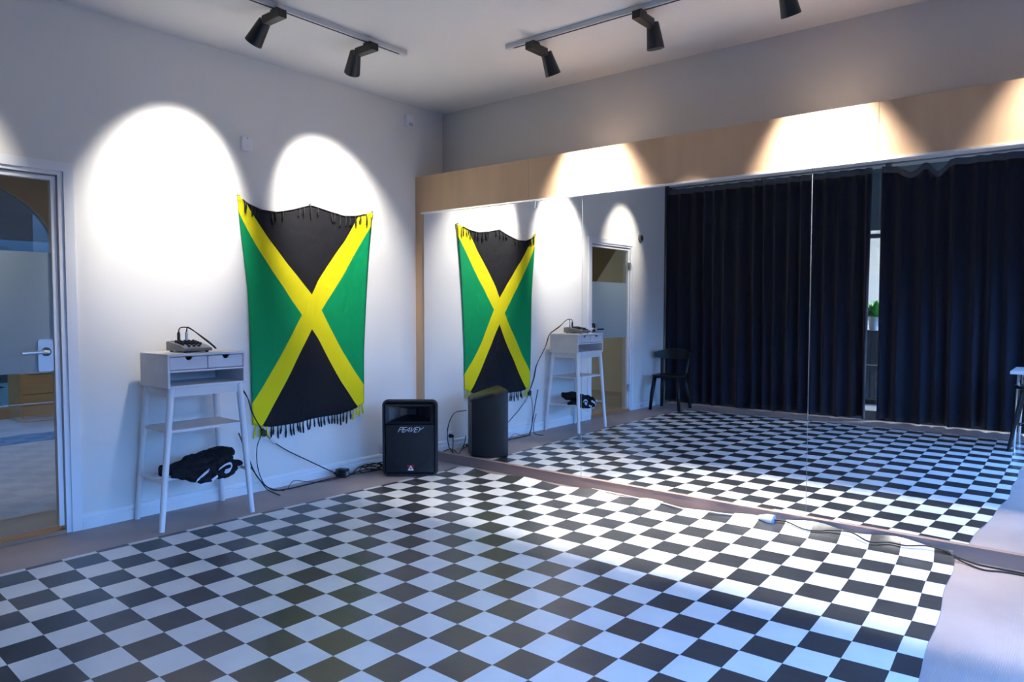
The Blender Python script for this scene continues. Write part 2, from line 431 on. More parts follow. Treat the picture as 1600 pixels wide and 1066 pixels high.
# ------------------------------------------------------------------ glazed wall behind the curtains and the room beyond
wf = MB()
for x in (-.1, 1.25, 2.72, 4.1, XR-.02): wf.box((x-.03, YF-.06, 0), (x+.03, YF, HC))
for z in (0, .60, 2.16, HC-.07): wf.box((-.1, YF-.06, z), (XR, YF, z+(.05 if z else .1)))
win3 = wf.build('window_3', M['framegrey'], kind='structure')
MB().box((-.08, YF-.035, .1), (XR, YF-.028, HC-.05)).build('window_pane', M['winglass'], win3)
MB().box((-.07, YF-.027, .95), (.30, YF-.024, 1.66)).build('window_film', M['bluefilm'], win3)
sbox('wall_left_return', (-.14, YF-.0, 0), (-.04, -4.66, HC), M['charcoal'])
sbox('floor_beyond', (-.2, -8.0, -.06), (XR, YF-.06, -.001), M['tile'])
sbox('ceiling_beyond', (-.2, -8.0, HC), (XR, YF-.06, HC+.1), M['ceil'])
sbox('wall_beyond', (-.2, -8.1, -.06), (XR, -8.0, HC), M['roomwhite'])
sbox('wall_beyond_left', (-.3, -8.0, -.06), (-.2, YF-.06, HC), M['roomwhite'])
cb = thing('low_cabinet', 'dark low cabinet under the potted plant, seen through the gap between the curtains', 'cabinet', (2.25, -6.6, 0))
MB().box((-.5, -.22, .06), (.5, .22, 1.02), .006).build('body', M['charcoal'], cb)
for s in (-1, 1): MB().box((-.245+s*.25, .221, .09), (.245+s*.25, .236, .99), .003).build('door', M['charcoal'], cb)
MB().box((-.46, -.19, 0), (.46, .19, .06)).build('base', M['black'], cb)
pp = thing('potted_plant', 'green leafy plant in a white pot, glimpsed through the gap between the curtains', 'plant', (2.27, -6.55, 1.02))
b = MB(); b.loft([[(r*math.cos(2*PI*k/24), r*math.sin(2*PI*k/24), z) for k in range(24)] for r, z in ((.07, 0), (.095, .19), (.085, .19), (.08, .16))]); b.build('pot', M['sensor'], pp, smooth='auto')
f = MB(); rnd = random.Random(11)
for i in range(90):
    a = rnd.random()*2*PI; e = rnd.uniform(.1, 1.5); L = rnd.uniform(.14, .30)
    d = Vector((math.cos(a)*math.cos(e), math.sin(a)*math.cos(e), math.sin(e))); w = d.cross(Vector((0, 0, 1))).normalized()*L*.16
    c = Vector((0, 0, .18)); pts = [c, c+d*L*.55+w, c+d*L-Vector((0, 0, L*.12)), c+d*L*.55-w]
    f.bm.faces.new([f.bm.verts.new(p) for p in pts])
f.build('leaves', M['leaf'], pp, kind='stuff')

# ------------------------------------------------------------------ curtains
def curtain(name, label, x0, x1, seed, sags=()):
    rnd = random.Random(seed)
    t = thing(name, label, 'curtain', ((x0+x1)/2, -4.80, 0), group='dark curtains across the glazed wall')
    n = int((x1-x0)/.011)
    ph = 0; phs = []; amps = []; fr_ = 1; am = 1
    for i in range(n+1):
        if i % 14 == 0: fr_ = rnd.uniform(.65, 1.35); am = rnd.uniform(.6, 1.25)
        ph += 2*PI*.011/.165*fr_; phs.append(ph); amps.append(am)
    for _ in range(3): amps = [(amps[max(i-2, 0)]+amps[i]+amps[min(i+2, n)])/3 for i in range(n+1)]
    def ztop(x):
        z = 2.965
        for c, w, d in sags: z -= d*max(0, 1-abs((x-c)/w)**1.6)
        return z
    def pt(i, v, xo):   # v: 0 floor .. 1 heading
        x = x0+(x1-x0)*i/n; zt = ztop(x)
        low = 1-v
        A = (.030+.034*low**.7)*amps[i]
        bl = .5+.5*math.sin(phs[i]*.31+1.7)
        y = A*math.sin(phs[i]+.5*low*math.sin(phs[i]*.23))+.022*low*bl*math.sin(phs[i]*.5)
        hem = .028+.012*math.sin(phs[i]*.4)
        z = hem+(zt-hem)*v
        return (x-xo+.012*math.cos(phs[i])*low, y+.010*low, z)
    xo = (x0+x1)/2
    b = MB(); vs = [0, .04, .1, .2, .3, .4, .5, .6, .7, .8, .88, .94, .975]
    rows = [[pt(i, v, xo) for i in range(n+1)] for v in vs]
    b.grid(rows); body = b.build('curtain_cloth', M['curtain'], t, smooth=True)
    md = body.modifiers.new('thick', 'SOLIDIFY'); md.thickness = .003
    h = MB(); h.grid([[pt(i, v, xo) for i in range(n+1)] for v in (.975, .99, 1.0)])
    hh = h.build('heading_tape', M['sheer'], t, smooth=True)
    md = hh.modifiers.new('thick', 'SOLIDIFY'); md.thickness = .002
    return t
curtain('curtain', 'wide dark navy curtain hanging in even pleats from the door wall to the gap', -.035, 2.588, 4)
curtain('curtain', 'dark navy curtain with a drooping top edge, on the desk side of the gap', 2.69, 4.96, 9, ((2.98, .13, .075), (3.26, .10, .11), (3.02, .4, .02)))
b = MB(); b.box((-.0, -4.815, 3.0), (XR, -4.785, HC))
rl = b.build('curtain_rail', M['alu']); tag(rl, 'pale ceiling rail carrying the dark curtains', 'curtain rail')

# ------------------------------------------------------------------ mirrors
labs = ('mirror panel nearest the left wall, reflecting the flag and the speaker',
        'middle mirror panel reflecting the black chair and the glass door',
        'mirror panel farthest from the speaker, reflecting the gap between the curtains')
for k, (a, b_) in enumerate(((.082, 1.7455), (1.7485, 3.3585), (3.3615, 4.975))):
    o = MB().box((a, 0, .079), (b_, .006, 2.153)).build('mirror', M['mirror'])
    tag(o, labs[k], 'mirror', 'wall mirror panels')
sbox('trim_9', (1.7457, .001, .079), (1.7483, .008, 2.153), M['framegrey'])
sbox('trim_10', (3.3587, .001, .079), (3.3613, .008, 2.153), M['framegrey'])
o = MB().box((1.315, -.004, 2.095), (1.325, -.0005, 2.145)).box((1.315, -.010, 2.095), (1.325, -.004, 2.105)).build('mirror_clip', M['steel'])
tag(o, 'small metal clip at the top of the mirror beside the flag reflection', 'clip')

# ------------------------------------------------------------------ checkered floor mat
CX = [0.03411, 0.02516, -0.02017, -0.02296, 0.05736, -0.03141, -0.06646, -0.0454, 0.00682, -0.01533]
CY = [-0.03836, -0.02007, 0.0194, 0.01936, -0.03734, 0.04893, 0.06983, 0.04489, -0.01815, 0.01836]
def matxy(i, k):
    x = .605838+i/6; y = -3.246622+k*1.01403/6
    u, v = (i-10.5)/11, (k-6)/13
    e = [(a, b) for a in range(4) for b in range(4-a)]
    return (x+sum(c*u**a*v**b for c, (a, b) in zip(CX, e)), y+sum(c*u**a*v**b for c, (a, b) in zip(CY, e)))
ks = [-6.3+.3*j for j in range(int(25.2/.3)+1)]
ks = [k for k in ks if k < 17.0]+[17+.1*j for j in range(20)]
is_ = [-.22+.22*j for j in range(int(21.8/.22)+1)]
rows, uvs = [], []
for k in ks:
    r, uu = [], []
    for i in is_:
        x, y = matxy(i, k)
        e = max(0, k-17.9)                          # towards the mirror the edge lifts and waves
        wv = .5+.5*math.sin(i*1.9+.6*math.sin(i*.7))
        f_ = min(1, max(0, (i-14)/2))
        z = .004+min(1, e)**1.6*((.006+.022*wv)*(1-f_)+(.050+.012*math.sin(i*2.3))*f_)
        z += .0015*math.sin(i*1.3+k*.8)*math.sin(k*.5)
        if k > 16.5:                                # no overshoot through the plinth
            y0 = matxy(i, 16.5)[1]; y1 = matxy(i, 18.9)[1]; ye = min(y1, -.030-.010*wv*(1-f_))
            y = y0+(y-y0)*(ye-y0)/(y1-y0)
        q = max(0, (i-20.4)/1.2)
        x += q*(.007*math.sin(k*1.5)+.006*math.sin(k*.7+1))
        r.append((x, y, z)); uu.append((i+.0+40, k+40))
    rows.append(r); uvs.append(uu)
b = MB(); b.grid(rows, uvs)
fm = b.build('checkered_mat', M['mat'], smooth=True)
md = fm.modifiers.new('thick', 'SOLIDIFY'); md.thickness = .002; md.offset = 1
md = fm.modifiers.new('crisp', 'EDGE_SPLIT'); md.split_angle = math.radians(50)
tag(fm, 'large black and white checkered vinyl mat covering the floor in front of the mirror', 'floor mat')

# ------------------------------------------------------------------ track lights
def rail(name, label, a, b_, axis):
    o = MB()
    w = .018
    if axis == 'y': o.box((a[0]-w, a[1], HC-.032), (a[0]+w, b_[1], HC-.0005), .003)
    else: o.box((a[0], a[1]-w, HC-.032), (b_[0], a[1]+w, HC-.0005), .003)
    r = o.build(name, M['rail']); tag(r, label, 'lighting track')
    s = MB()
    if axis == 'y': s.box((a[0]-.006, a[1]+.03, HC-.0335), (a[0]+.006, b_[1]-.06, HC-.032))
    else: s.box((a[0]+.06, a[1]-.006, HC-.0335), (b_[0]-.03, a[1]+.006, HC-.032))
    s.build('slot', M['dark'], r)
rail('lighting_track', 'grey ceiling track along the flag wall', (.945, -4.3, 0), (.945, -.985, 0), 'y')
rail('lighting_track', 'grey ceiling track in front of the mirror wall', (1.56, -.64, 0), (4.9, -.64, 0), 'x')

WARM = (1.0, .955, .89)
def lamp(label, base, out, aim, power, size=58, blend=.7, spill=0, col=WARM):
    """base: point under the rail; out: horizontal unit vector towards the wall; aim: beam direction"""
    out = Vector(out); aim = Vector(aim).normalized()
    t = thing('track_spotlight', label, 'spotlight', base, group='black track spotlights')
    side = out.cross(Vector((0, 0, 1)))
    mx = Matrix((( out.x, side.x, 0, 0), (out.y, side.y, 0, 0), (0, 0, 1, 0), (0, 0, 0, 1)))
    MB().box((-.035, -.012, -.02), (.035, .012, 0), mtx=mx).box((-.075, -.026, -.066), (.105, .026, -.018), .004, mtx=mx).build('adapter', M['black'], t)
    pv = out*.115+side*.0+Vector((0, 0, -.062))
    MB().tube([out*.085+Vector((0, 0, -.05)), pv+aim*.02], .012, 10).build('pivot_arm', M['black'], t)
    up = aim.orthogonal().normalized(); sd = aim.cross(up)
    prof = [(-.054, .033), (-.051, .036), (.094, .0525), (.096, .0525), (.096, .050), (.074, .044)]
    pv2 = pv+out*.020+aim*.022
    h = MB(); h.loft([[pv2+aim*a+up*(r*math.cos(2*PI*k/32))+sd*(r*math.sin(2*PI*k/32)) for k in range(32)] for a, r in prof], True, False)
    hd = h.build('lamp_head', M['black'], t, smooth='auto')
    l = MB(); l.bm.faces.new([l.bm.verts.new(pv2+aim*.073+up*(.044*math.cos(2*PI*k/32))+sd*(.044*math.sin(2*PI*k/32))) for k in range(32)])
    l.build('lens', M['lens'], hd)
    pos = Vector(base)+pv2+aim*.102
    for nm, sz, bl, pw, rad in (('beam', size, blend, power, .040), ('spill', 150, .9, power*spill, .040)):
        if not pw: continue
        L = bpy.data.lights.new(nm, 'SPOT'); L.energy = pw; L.spot_size = math.radians(sz); L.spot_blend = bl; L.shadow_soft_size = rad; L.color = col
        o = bpy.data.objects.new(nm, L); COL.objects.link(o); o.location = pos
        o.rotation_euler = aim.to_track_quat('-Z', 'Y').to_euler()
    return t
PB = HC-.032
PL, PR = 240, 470
lamp('black track spotlight above the lit wall patch left of the flag', (.945, -1.995, PB), (-1, 0, 0), (-.67, -.13, -.75), PL)
lamp('black track spotlight above the flag, near the track end', (.945, -1.315, PB), (-1, 0, 0), (-.65, .31, -.73), PL)
lamp('black track spotlight above the glass door', (.945, -3.52, PB), (-1, 0, 0), (-.67, .0, -.74), PL*.4, col=(1, .93, .80))
lamp('black track spotlight at the corner end of the mirror track', (1.80, -.64, PB), (0, 1, 0), (.05, .47, -.88), PR, 64, 1)
lamp('black track spotlight on the mirror track, second from its corner end', (2.58, -.64, PB), (0, 1, 0), (.03, .22, -.975), PR, 42)
lamp('black track spotlight at the top edge above the middle mirror, third from the corner', (3.36, -.64, PB), (0, 1, 0), (.08, .47, -.88), PR, 64, 1)
lamp('black track spotlight on the mirror track, farthest from the corner', (4.55, -.64, PB), (0, 1, 0), (.03, .47, -.88), PR*.4, 64, 1)

# ------------------------------------------------------------------ wall devices
def at_wall(y, z): return (0, y, z)
t = thing('alarm_box', 'plain white plastic alarm box on the wall between the lit patches', 'sensor', (0, -1.637, 2.478))
MB().box((.001, -.035, -.048), (.028, .035, .048), .006).build('cover', M['sensor'], t)
MB().tube([(.028, 0, .036), (.0295, 0, .036)], .004, 10).build('indicator', M['dark'], t)
t = thing('motion_sensor', 'white motion sensor high on the wall near the ceiling corner', 'sensor', (0, -.095, 2.94))
MB().box((.001, -.040, -.053), (.036, .040, .053), .007).build('cover', M['sensor'], t)
MB().box((.036, -.024, -.046), (.0395, .024, -.018), .002).build('lens', mat('sensor_lens', (.42, .45, .52), .3), t)
t = thing('wall_disc', 'dark round vent on the wall between the glass door and the curtains', 'vent', (0, -3.985, 2.235))
MB().tube([(.001, 0, 0), (.022, 0, 0)], [.056, .050], 28).build('ring', mat('grey_disc', (.16, .17, .18), .5), t, smooth='auto')
MB().tube([(.022, 0, 0), (.026, 0, 0)], .03, 24).build('face', M['dark'], t)

# ------------------------------------------------------------------ flag
TY = [-1.707, -1.635, -1.535, -1.406, -1.271, -1.113, -.955, -.802, -.675, -.509]
TZ = [2.108, 2.060, 2.028, 2.024, 2.057, 2.108, 2.078, 2.055, 2.068, 2.114]
BY = [-1.622, -1.51, -1.431, -1.211, -1.136, -1.036, -.853, -.725, -.606]
BZ = [.490, .462, .455, .460, .470, .478, .480, .503, .545]
def tops(u): a = interp([i/9 for i in range(10)], TY, u); return a, interp(TY, TZ, a)
def bots(u): a = BY[0]+(BY[-1]-BY[0])*u; return a, interp(BY, BZ, a)
LZs, LYs = [.49, 1.014, 1.242, 1.469, 1.827, 2.0, 2.108], [-1.622, -1.632, -1.636, -1.642, -1.673, -1.692, -1.707]
RZs, RYs = [.545, .966, 1.2, 1.492, 1.8, 2.0, 2.114], [-.606, -.602, -.590, -.572, -.552, -.53, -.509]
NU, NV = 56, 84
rows, uvs = [], []
def flagpt(u, v):
    yt, ztp = tops(u); yb, zbt = bots(u)
    z = zbt+(ztp-zbt)*v
    yl, yr = interp(LZs, LYs, z), interp(RZs, RYs, z)
    yb2 = yl+(yr-yl)*u
    y = yb2*(1-v**6)+yt*v**6
    cu = .5+(u-.5)
    x = .012+.006*math.sin(u*PI*3+v*2)*(.3+.7*(1-v))+.004*math.sin(u*23+v*5)*(1-v)+.008*math.sin(v*PI)*math.sin(u*PI)
    x += .010*max(0, v-.8)/.2*abs(math.sin(u*PI*2))
    return (max(.004, x), y, z)
for j in range(NV+1):
    v = j/NV; r, uu = [], []
    for i in range(NU+1):
        u = i/NU; r.append(flagpt(u, v))
        uu.append((u, v-.012))
    rows.append(r); uvs.append(uu)
fl = thing('wall_flag', 'black, green and gold flag cloth with fringed ends pinned to the wall', 'flag', (0, 0, 0))
b = MB(); b.grid(rows, uvs); cl = b.build('cloth', M['flag'], fl, smooth=True)
md = cl.modifiers.new('thick', 'SOLIDIFY'); md.thickness = .0015
rnd = random.Random(2)
FR = {}
def tassel(key, p, L, rnd, x=.0):
    b = FR.setdefault(key, MB())
    sw = rnd.uniform(-.012, .012); p = Vector(p)
    c = spline([p, p+Vector((x, sw*.4, -L*.45)), p+Vector((x*.6, sw+rnd.uniform(-.008, .008), -L))], 4)
    b.tube(c, [.0050, .0042, .0042, .0048, .0060, .0065, .0065, .0060, .004][:len(c)], 6)
    k = c[5]; b.tube([k+Vector((0, 0, .008)), k, k-Vector((0, 0, .008))], [.004, .0085, .004], 6)
for i in range(32):
    u = (i+.5)/32+rnd.uniform(-.008, .008); p = flagpt(u, 0)
    tassel('gold_l' if u < .14 else 'gold_r' if u > .88 else 'black_b', (p[0], p[1], p[2]+.004), rnd.uniform(.065, .10), rnd)
for i in range(24):
    u = .035+(i+.5)/24*.93+rnd.uniform(-.012, .012)
    if rnd.random() < .12: continue
    p = flagpt(u, .998)
    tassel('black_t', (p[0]+.007, p[1], p[2]), rnd.uniform(.055, .095), rnd, .006)
FR['black_t'].tube([Vector(flagpt(i/40, .999))+Vector((.004, 0, 0)) for i in range(2, 39)], .004, 6)
for u in (.0, 1.0):
    p = flagpt(u, 1); kx = 'top_l' if u < .5 else 'top_r'
    tassel(kx, (p[0]+.003, p[1], p[2]+.012), .05, rnd); tassel(kx, (p[0]+.003, p[1]+.012*(1 if u < .5 else -1), p[2]+.006), .05, rnd)
for kx, bm_ in FR.items():
    o = bm_.build('fringe', M['flagblack'] if kx.startswith('black') else M['flaggold'], fl)
    o['label'] = 'black yarn tassels' if kx.startswith('black') else 'gold yarn tassels'
for y, z in ((-1.113, 2.112), (-1.705, 2.108), (-.511, 2.114)):
    MB().tube([(.001, y, z+.003), (.018, y, z+.003)], [.003, .006], 8).build('pin', M['black'], fl)

# ------------------------------------------------------------------ standing desk with drawers
TX0, TX1, TY0, TY1, TZ0, TZ1 = .065, .425, -2.415, -1.912, .845, 1.050
tb = thing('standing_desk', 'whitewashed wooden standing desk with two drawers and splayed legs by the wall', 'desk', (.24, -2.165, 0))
def rel(p): return (p[0]-.24, p[1]+2.165, p[2])
def tbox(a, b_, bev=.002): return MB().box(rel(a), rel(b_), bev)
tbox((TX0, TY0, TZ1-.015), (TX1, TY1, TZ1)).build('tabletop', M['whitewash'], tb)
for ya in (TY0, TY1-.015): tbox((TX0, ya, TZ0), (TX1, ya+.015, TZ1-.015)).build('side_panel', M['whitewash'], tb)
tbox((TX0, TY0+.015, TZ0), (TX1-.002, TY1-.015, TZ0+.015)).build('bottom_panel', M['whitewash'], tb)
tbox((TX0, TY0+.015, .940), (TX1-.002, TY1-.015, .952)).build('divider', M['whitewash'], tb)
bk = MB()
hy, hw_ = TY0+.10, .028
bk.box(rel((TX0, TY0+.015, TZ0+.015)), rel((TX0+.006, hy-hw_, .94))); bk.box(rel((TX0, hy+hw_, TZ0+.015)), rel((TX0+.006, TY1-.015, .94)))
bk.box(rel((TX0, TY0+.015, .952)), rel((TX0+.006, TY1-.015, TZ1-.015)))
hp = [(hy+hw_*math.cos(PI*k/12), .885+.03*math.sin(PI*k/12)) for k in range(13)]
bk.poly([(hy+hw_, .94)]+hp+[(hy-hw_, .94)], lambda y, z: rel((TX0, y, z)), (.006, 0, 0))
bk.box(rel((TX0, hy-hw_, TZ0+.015)), rel((TX0+.006, hy+hw_, .885)))
bk.build('back_panel', M['whitewash'], tb)
ym = (TY0+TY1)/2
for y0, y1 in ((TY0+.018, ym-.003), (ym+.003, TY1-.018)):
    cyd = (y0+y1)/2; zt_ = TZ1-.019; zb_ = .956
    arc = [(cyd+.022*math.cos(PI+PI*k/10), zt_+.022*math.sin(PI+PI*k/10)) for k in range(11)]
    d = MB(); d.poly([(y0, zt_)]+arc+[(y1, zt_), (y1, zb_), (y0, zb_)], lambda y, z: rel((TX1-.004, y, z)), (-.012, 0, 0))
    dr = d.build('drawer', M['drawer'], tb)
    MB().box(rel((TX0+.02, y0+.008, zb_+.002)), rel((TX1-.018, y1-.008, zt_-.028))).build('drawer_box', M['dark'], dr)
feet = {'fr': ((.40, -1.945), (.452, -1.898)), 'fl': ((.40, -2.385), (.425, -2.470)), 'br': ((.09, -1.94), (.035, -1.872)), 'bl': ((.09, -2.385), (.034, -2.440))}
legp = {}
for k_, (tp, ft) in feet.items():
    a, b_ = Vector((tp[0], tp[1], TZ0)), Vector((ft[0], ft[1], 0)); legp[k_] = (a, b_)
    MB().tube([rel(a), rel(a+(b_-a)*.1), rel(b_)], [.0205, .021, .0165], 18).build('leg', M['whitewash2'], tb, smooth='auto')
def onleg(k_, z): a, b_ = legp[k_]; return a+(b_-a)*((TZ0-z)/TZ0)
for k1, k2 in (('fl', 'fr'), ('bl', 'br'), ('fl', 'bl'), ('fr', 'br')):
    a, b_ = onleg(k1, .815), onleg(k2, .815)
    d = (b_-a).normalized(); n = d.cross(Vector((0, 0, 1)))*.008
    if k1 == 'fl' and k2 == 'fr': pass
    m_ = MB(); m_.loft([[rel(p+n*s1+Vector((0, 0, z))) for s1, z in ((-1, -.024), (1, -.024), (1, .029), (-1, .029))] for p in (a, b_)]); m_.build('apron', M['whitewash'], tb)
zs = .585; q = [onleg(k_, zs) for k_ in ('fl', 'fr', 'br', 'bl')]
sh = MB(); sh.loft([[rel(p+Vector((0, 0, dz))) for p in q] for dz in (-.008, .008)]); sh.build('middle_shelf', M['whitewash'], tb)
zr = .285
for k1, k2 in (('fl', 'bl'), ('fr', 'br')):
    MB().tube([rel(onleg(k1, zr)), rel(onleg(k2, zr))], .011, 12).build('side_rail', M['whitewash2'], tb, smooth='auto')
for f_ in (.22, .5, .78):
    MB().tube([rel(onleg('fl', zr).lerp(onleg('bl', zr), f_)), rel(onleg('fr', zr).lerp(onleg('br', zr), f_))], .009, 12).build('dowel', M['whitewash2'], tb, smooth='auto')

# ------------------------------------------------------------------ mixer on the desk
mxr = thing('audio_mixer', 'small grey audio mixer with black knobs on top of the standing desk', 'mixer', (.235, -2.185, TZ1))
W_, D_ = .178, .24
prof = [(-.12, .008), (-.12, .062), (-.105, .066), (.06, .042), (.115, .026), (.12, .014), (.10, .008)]
b = MB(); b.loft([[(x, y, z) for x, z in prof] for y in (-W_/2, W_/2)]); b.build('casing', M['greyplastic'], mxr)
prof2 = [(-.104, .0665), (.06, .0425), (.114, .0268), (.114, .0285), (.06, .0445), (-.104, .0685)]
b = MB(); b.loft([[(x, y, z) for x, z in prof2] for y in (-W_/2+.004, W_/2-.004)]); b.build('top_panel', M['mixtop'], mxr)
for sx in (-.09, .085):
    for sy in (-.07, .07): MB().tube([(sx, sy, 0), (sx, sy, .009)], .010, 10).build('rubber_foot', M['knob'], mxr)
def ztopm(x): return .0685-(x+.104)*.146 if x < .06 else .0445-(x-.06)*.3
for ix in range(4):
    for iy in range(5):
        x = -.035+ix*.03; y = -.068+iy*.028; z = ztopm(x)
        MB().tube([(x, y, z-.001), (x+.001, y, z+.016)], [.0085, .007], 10).build('knob', M['knob'], mxr)
for iy in range(3):
    MB().box((.084, -.055+iy*.032, .036), (.10, -.042+iy*.032, .048), .002).build('fader', M['knob'], mxr)
for iy in range(4): MB().tube([(-.085, -.066+iy*.044, .063), (-.085, -.066+iy*.044, .0685)], .012, 12).build('jack_socket', M['knob'], mxr)
mp = Vector((.235, -2.185, TZ1))
# two plugged leads: connector + cable each
def wire(name, label, pts, r, m_, cat='cable', group=None, n=8, seg=8):
    b = MB(); b.tube(spline(pts, seg), r, n); o = b.build(name, m_, smooth=True); tag(o, label, cat, group); return o
def lead(label, y, pts, shell):
    t = thing('audio_lead', label, 'cable', (0, 0, 0), group='leads plugged into the mixer')
    p = mp+Vector((-.085, y, .069))
    MB().tube([p, p+Vector((0, 0, .045)), p+Vector((0, 0, .055))], [.0095, .0095, .006], 14).build('plug', shell, t, smooth='auto')
    b = MB(); b.tube(spline([p+Vector((0, 0, .053)), p+Vector((0, .004, .072))]+pts, 8), .0038, 7); b.build('lead_wire', M['cable'], t, smooth=True)
lead('black audio lead plugged upright into the mixer, its wire looping over the desk edge', -.025,
     [(.145, -2.185, 1.203), (.13, -2.13, 1.195), (.115, -2.04, 1.14), (.085, -1.955, 1.085), (.06, -1.905, 1.04), (.045, -1.86, .92), (.05, -1.70, .735), (.05, -1.645, .58), (.05, -1.565, .445)], M['knob'])
lead('audio lead with a silver plug standing in the mixer', .025,
     [(.14, -2.145, 1.203), (.125, -2.10, 1.18), (.11, -2.02, 1.12), (.08, -1.95, 1.075), (.055, -1.90, 1.03), (.04, -1.85, .90), (.045, -1.69, .715), (.045, -1.635, .57), (.045, -1.565, .44)], M['steel'])
# connector cluster hanging by the wall below the flag corner and its onward wire to the adaptor
t = thing('hanging_connector', 'black cable connector hanging against the wall below the flag corner', 'connector', (.055, -1.56, .43))
MB().tube([(0, -.012, .025), (0, .012, -.022)], .015, 10).box((-.012, -.02, -.022), (.012, .02, .018), .004).build('housing', M['knob'], t)
MB().tube([(0, .05, -.05), (0, .088, -.088)], [.007, .012], 10).build('inline_plug', M['steel'], t)
MB().tube(spline([(0, .01, -.01), (0, .05, -.05), (0, .088, -.088)]), .0035, 7).build('short_wire', M['cable'], t)
wire('power_lead', 'thin black wire running from the hanging connector down to the black adaptor', [(.055, -1.475, .345), (.06, -1.36, .265), (.065, -1.21, .178), (.075, -1.05, .085), (.09, -.965, .035)], .0042, M['cable'])
wire('dangling_wire', 'thin black wire hanging straight down from the connector to the floor', [(.05, -1.575, .42), (.05, -1.612, .33), (.055, -1.612, .19), (.07, -1.57, .06), (.10, -1.50, .012), (.15, -1.46, .006)], .0032, M['cable'])
wire('floor_cable', 'black cable curving from behind the desk leg along the floor to the adaptor', [(.03, -1.74, .45), (.035, -1.685, .30), (.05, -1.62, .13), (.09, -1.53, .02), (.125, -1.43, .006), (.125, -1.24, .006), (.11, -1.05, .006), (.115, -.90, .008), (.10, -.78, .008)], .0048, M['cable'])
wire('loose_cable', 'loose black cable with a bare plug end on the floor beside the desk leg', [(.06, -1.67, .20), (.07, -1.62, .12), (.10, -1.57, .03), (.16, -1.545, .006), (.24, -1.555, .006)], .004, M['cable'])
wire('thin_floor_wire', 'thin black wire lying in a wave on the floor in front of the baseboard', [(.13, -1.42, .005), (.075, -1.36, .02), (.055, -1.31, .035), (.075, -1.24, .02), (.13, -1.15, .005), (.15, -1.02, .005), (.14, -.95, .005)], .0025, M['cable'])
ad = thing('power_adaptor', 'black power adaptor block lying on the floor left of the speaker', 'adaptor', (.125, -.925, 0), .35)
MB().box((-.045, -.03, .002), (.045, .035, .068), .006).build('block', M['plastic'], ad)
MB().tube([(-.02, -.03, .05), (-.02, -.075, .045)], [.016, .011], 10).build('plug', M['knob'], ad)
MB().box((.0452, -.015, .02), (.046, .02, .05)).build('rating_plate', M['greyplastic'], ad)
rnd = random.Random(21)
loop = []
for k in range(54):
    a = k*.52; ry = .11+.05*math.sin(k*.9); rx = .05+.03*math.cos(k*.7)
    loop.append((.14+rx*math.cos(a), -.67+ry*math.sin(a)+.0015*k, .008+.028*(.5+.5*math.sin(k*1.3))+.02*(math.sin(a*.5)**2)))
wire('coiled_cable', 'tangle of coiled black cable on the floor beside the speaker', [(.13, -.88, .01)]+loop+[(.24, -.50, .02), (.26, -.40, .03)], .0042, M['cable'], seg=5)

# ------------------------------------------------------------------ jacket on the rack
jk = thing('jacket', 'crumpled black jacket with white stripes lying on the lower rack of the standing desk', 'jacket', (.24, -2.165, 0))
rnd = random.Random(5)
def blob(path, rad, flat, seed, n=22):
    rnd = random.Random(seed); L = []
    c = spline(path, 6)
    for i, p in enumerate(c):
        f = i/(len(c)-1); r = interp([k/(len(rad)-1) for k in range(len(rad))], rad, f)
        t = (c[min(i+1, len(c)-1)]-c[max(i-1, 0)]).normalized()
        a = t.cross(Vector((0, 0, 1))).normalized(); b_ = a.cross(t)
        L.append([rel(p+a*(r*math.cos(2*PI*k/n)*(1+.10*math.sin(3*2*PI*k/n+f*9+seed)+.07*math.sin(7*2*PI*k/n-f*14)))+b_*(r*flat*math.sin(2*PI*k/n)*(1+.13*math.sin(4*2*PI*k/n+f*11+seed)+.06*math.sin(9*2*PI*k/n+f*5)))) for k in range(n)])
    return L
b = MB()
b.loft(blob([(.27, -2.39, .320), (.26, -2.32, .322), (.25, -2.20, .338), (.25, -2.08, .362), (.26, -1.99, .382), (.27, -1.935, .386)], [.04, .075, .10, .105, .10, .06], .42, 1))
b.loft(blob([(.20, -2.37, .315), (.24, -2.27, .320), (.30, -2.18, .326), (.34, -2.06, .338), (.33, -1.98, .355)], [.05, .065, .075, .065, .045], .52, 2))
b.loft(blob([(.31, -2.34, .315), (.37, -2.25, .290), (.405, -2.17, .262), (.41, -2.13, .25)], [.05, .06, .05, .025], .55, 3))
b.loft(blob([(.34, -2.20, .31), (.38, -2.10, .285), (.40, -2.05, .275), (.38, -1.98, .30)], [.04, .05, .045, .03], .7, 4))
b.loft(blob([(.30, -2.05, .33), (.33, -1.96, .315), (.33, -1.90, .305)], [.035, .038, .024], .7, 6))
jf = b.build('fabric', M['jacket'], jk, smooth=True)
md = jf.modifiers.new('fuse', 'REMESH'); md.mode = 'VOXEL'; md.voxel_size = .006; md.use_smooth_shade = True
tx = bpy.data.textures.new('folds', 'CLOUDS'); tx.noise_scale = .055; tx.noise_depth = 2
md = jf.modifiers.new('folds', 'DISPLACE'); md.texture = tx; md.strength = .035; md.mid_level = .5; md.texture_coords = 'LOCAL'
md = jf.modifiers.new('soften', 'SMOOTH'); md.iterations = 2
def strip(pts, w, up):
    b = MB(); c = spline(pts, 6); up = Vector(up)
    b.grid([[rel(p+up*(w*s)) for p in c] for s in (-.5, .5)]); o = b.build('stripe', M['stripe'], jk)
    md = o.modifiers.new('thick', 'SOLIDIFY'); md.thickness = .004; md.offset = 0
strip([(.432, -2.255, .268), (.440, -2.22, .296), (.430, -2.175, .318)], .024, (.25, .3, .9))
strip([(.430, -2.225, .236), (.442, -2.18, .248), (.436, -2.12, .275)], .017, (.2, -.3, .9))
strip([(.424, -2.105, .312), (.436, -2.07, .336), (.434, -2.035, .340), (.428, -2.02, .322)], .014, (.2, .2, .9))
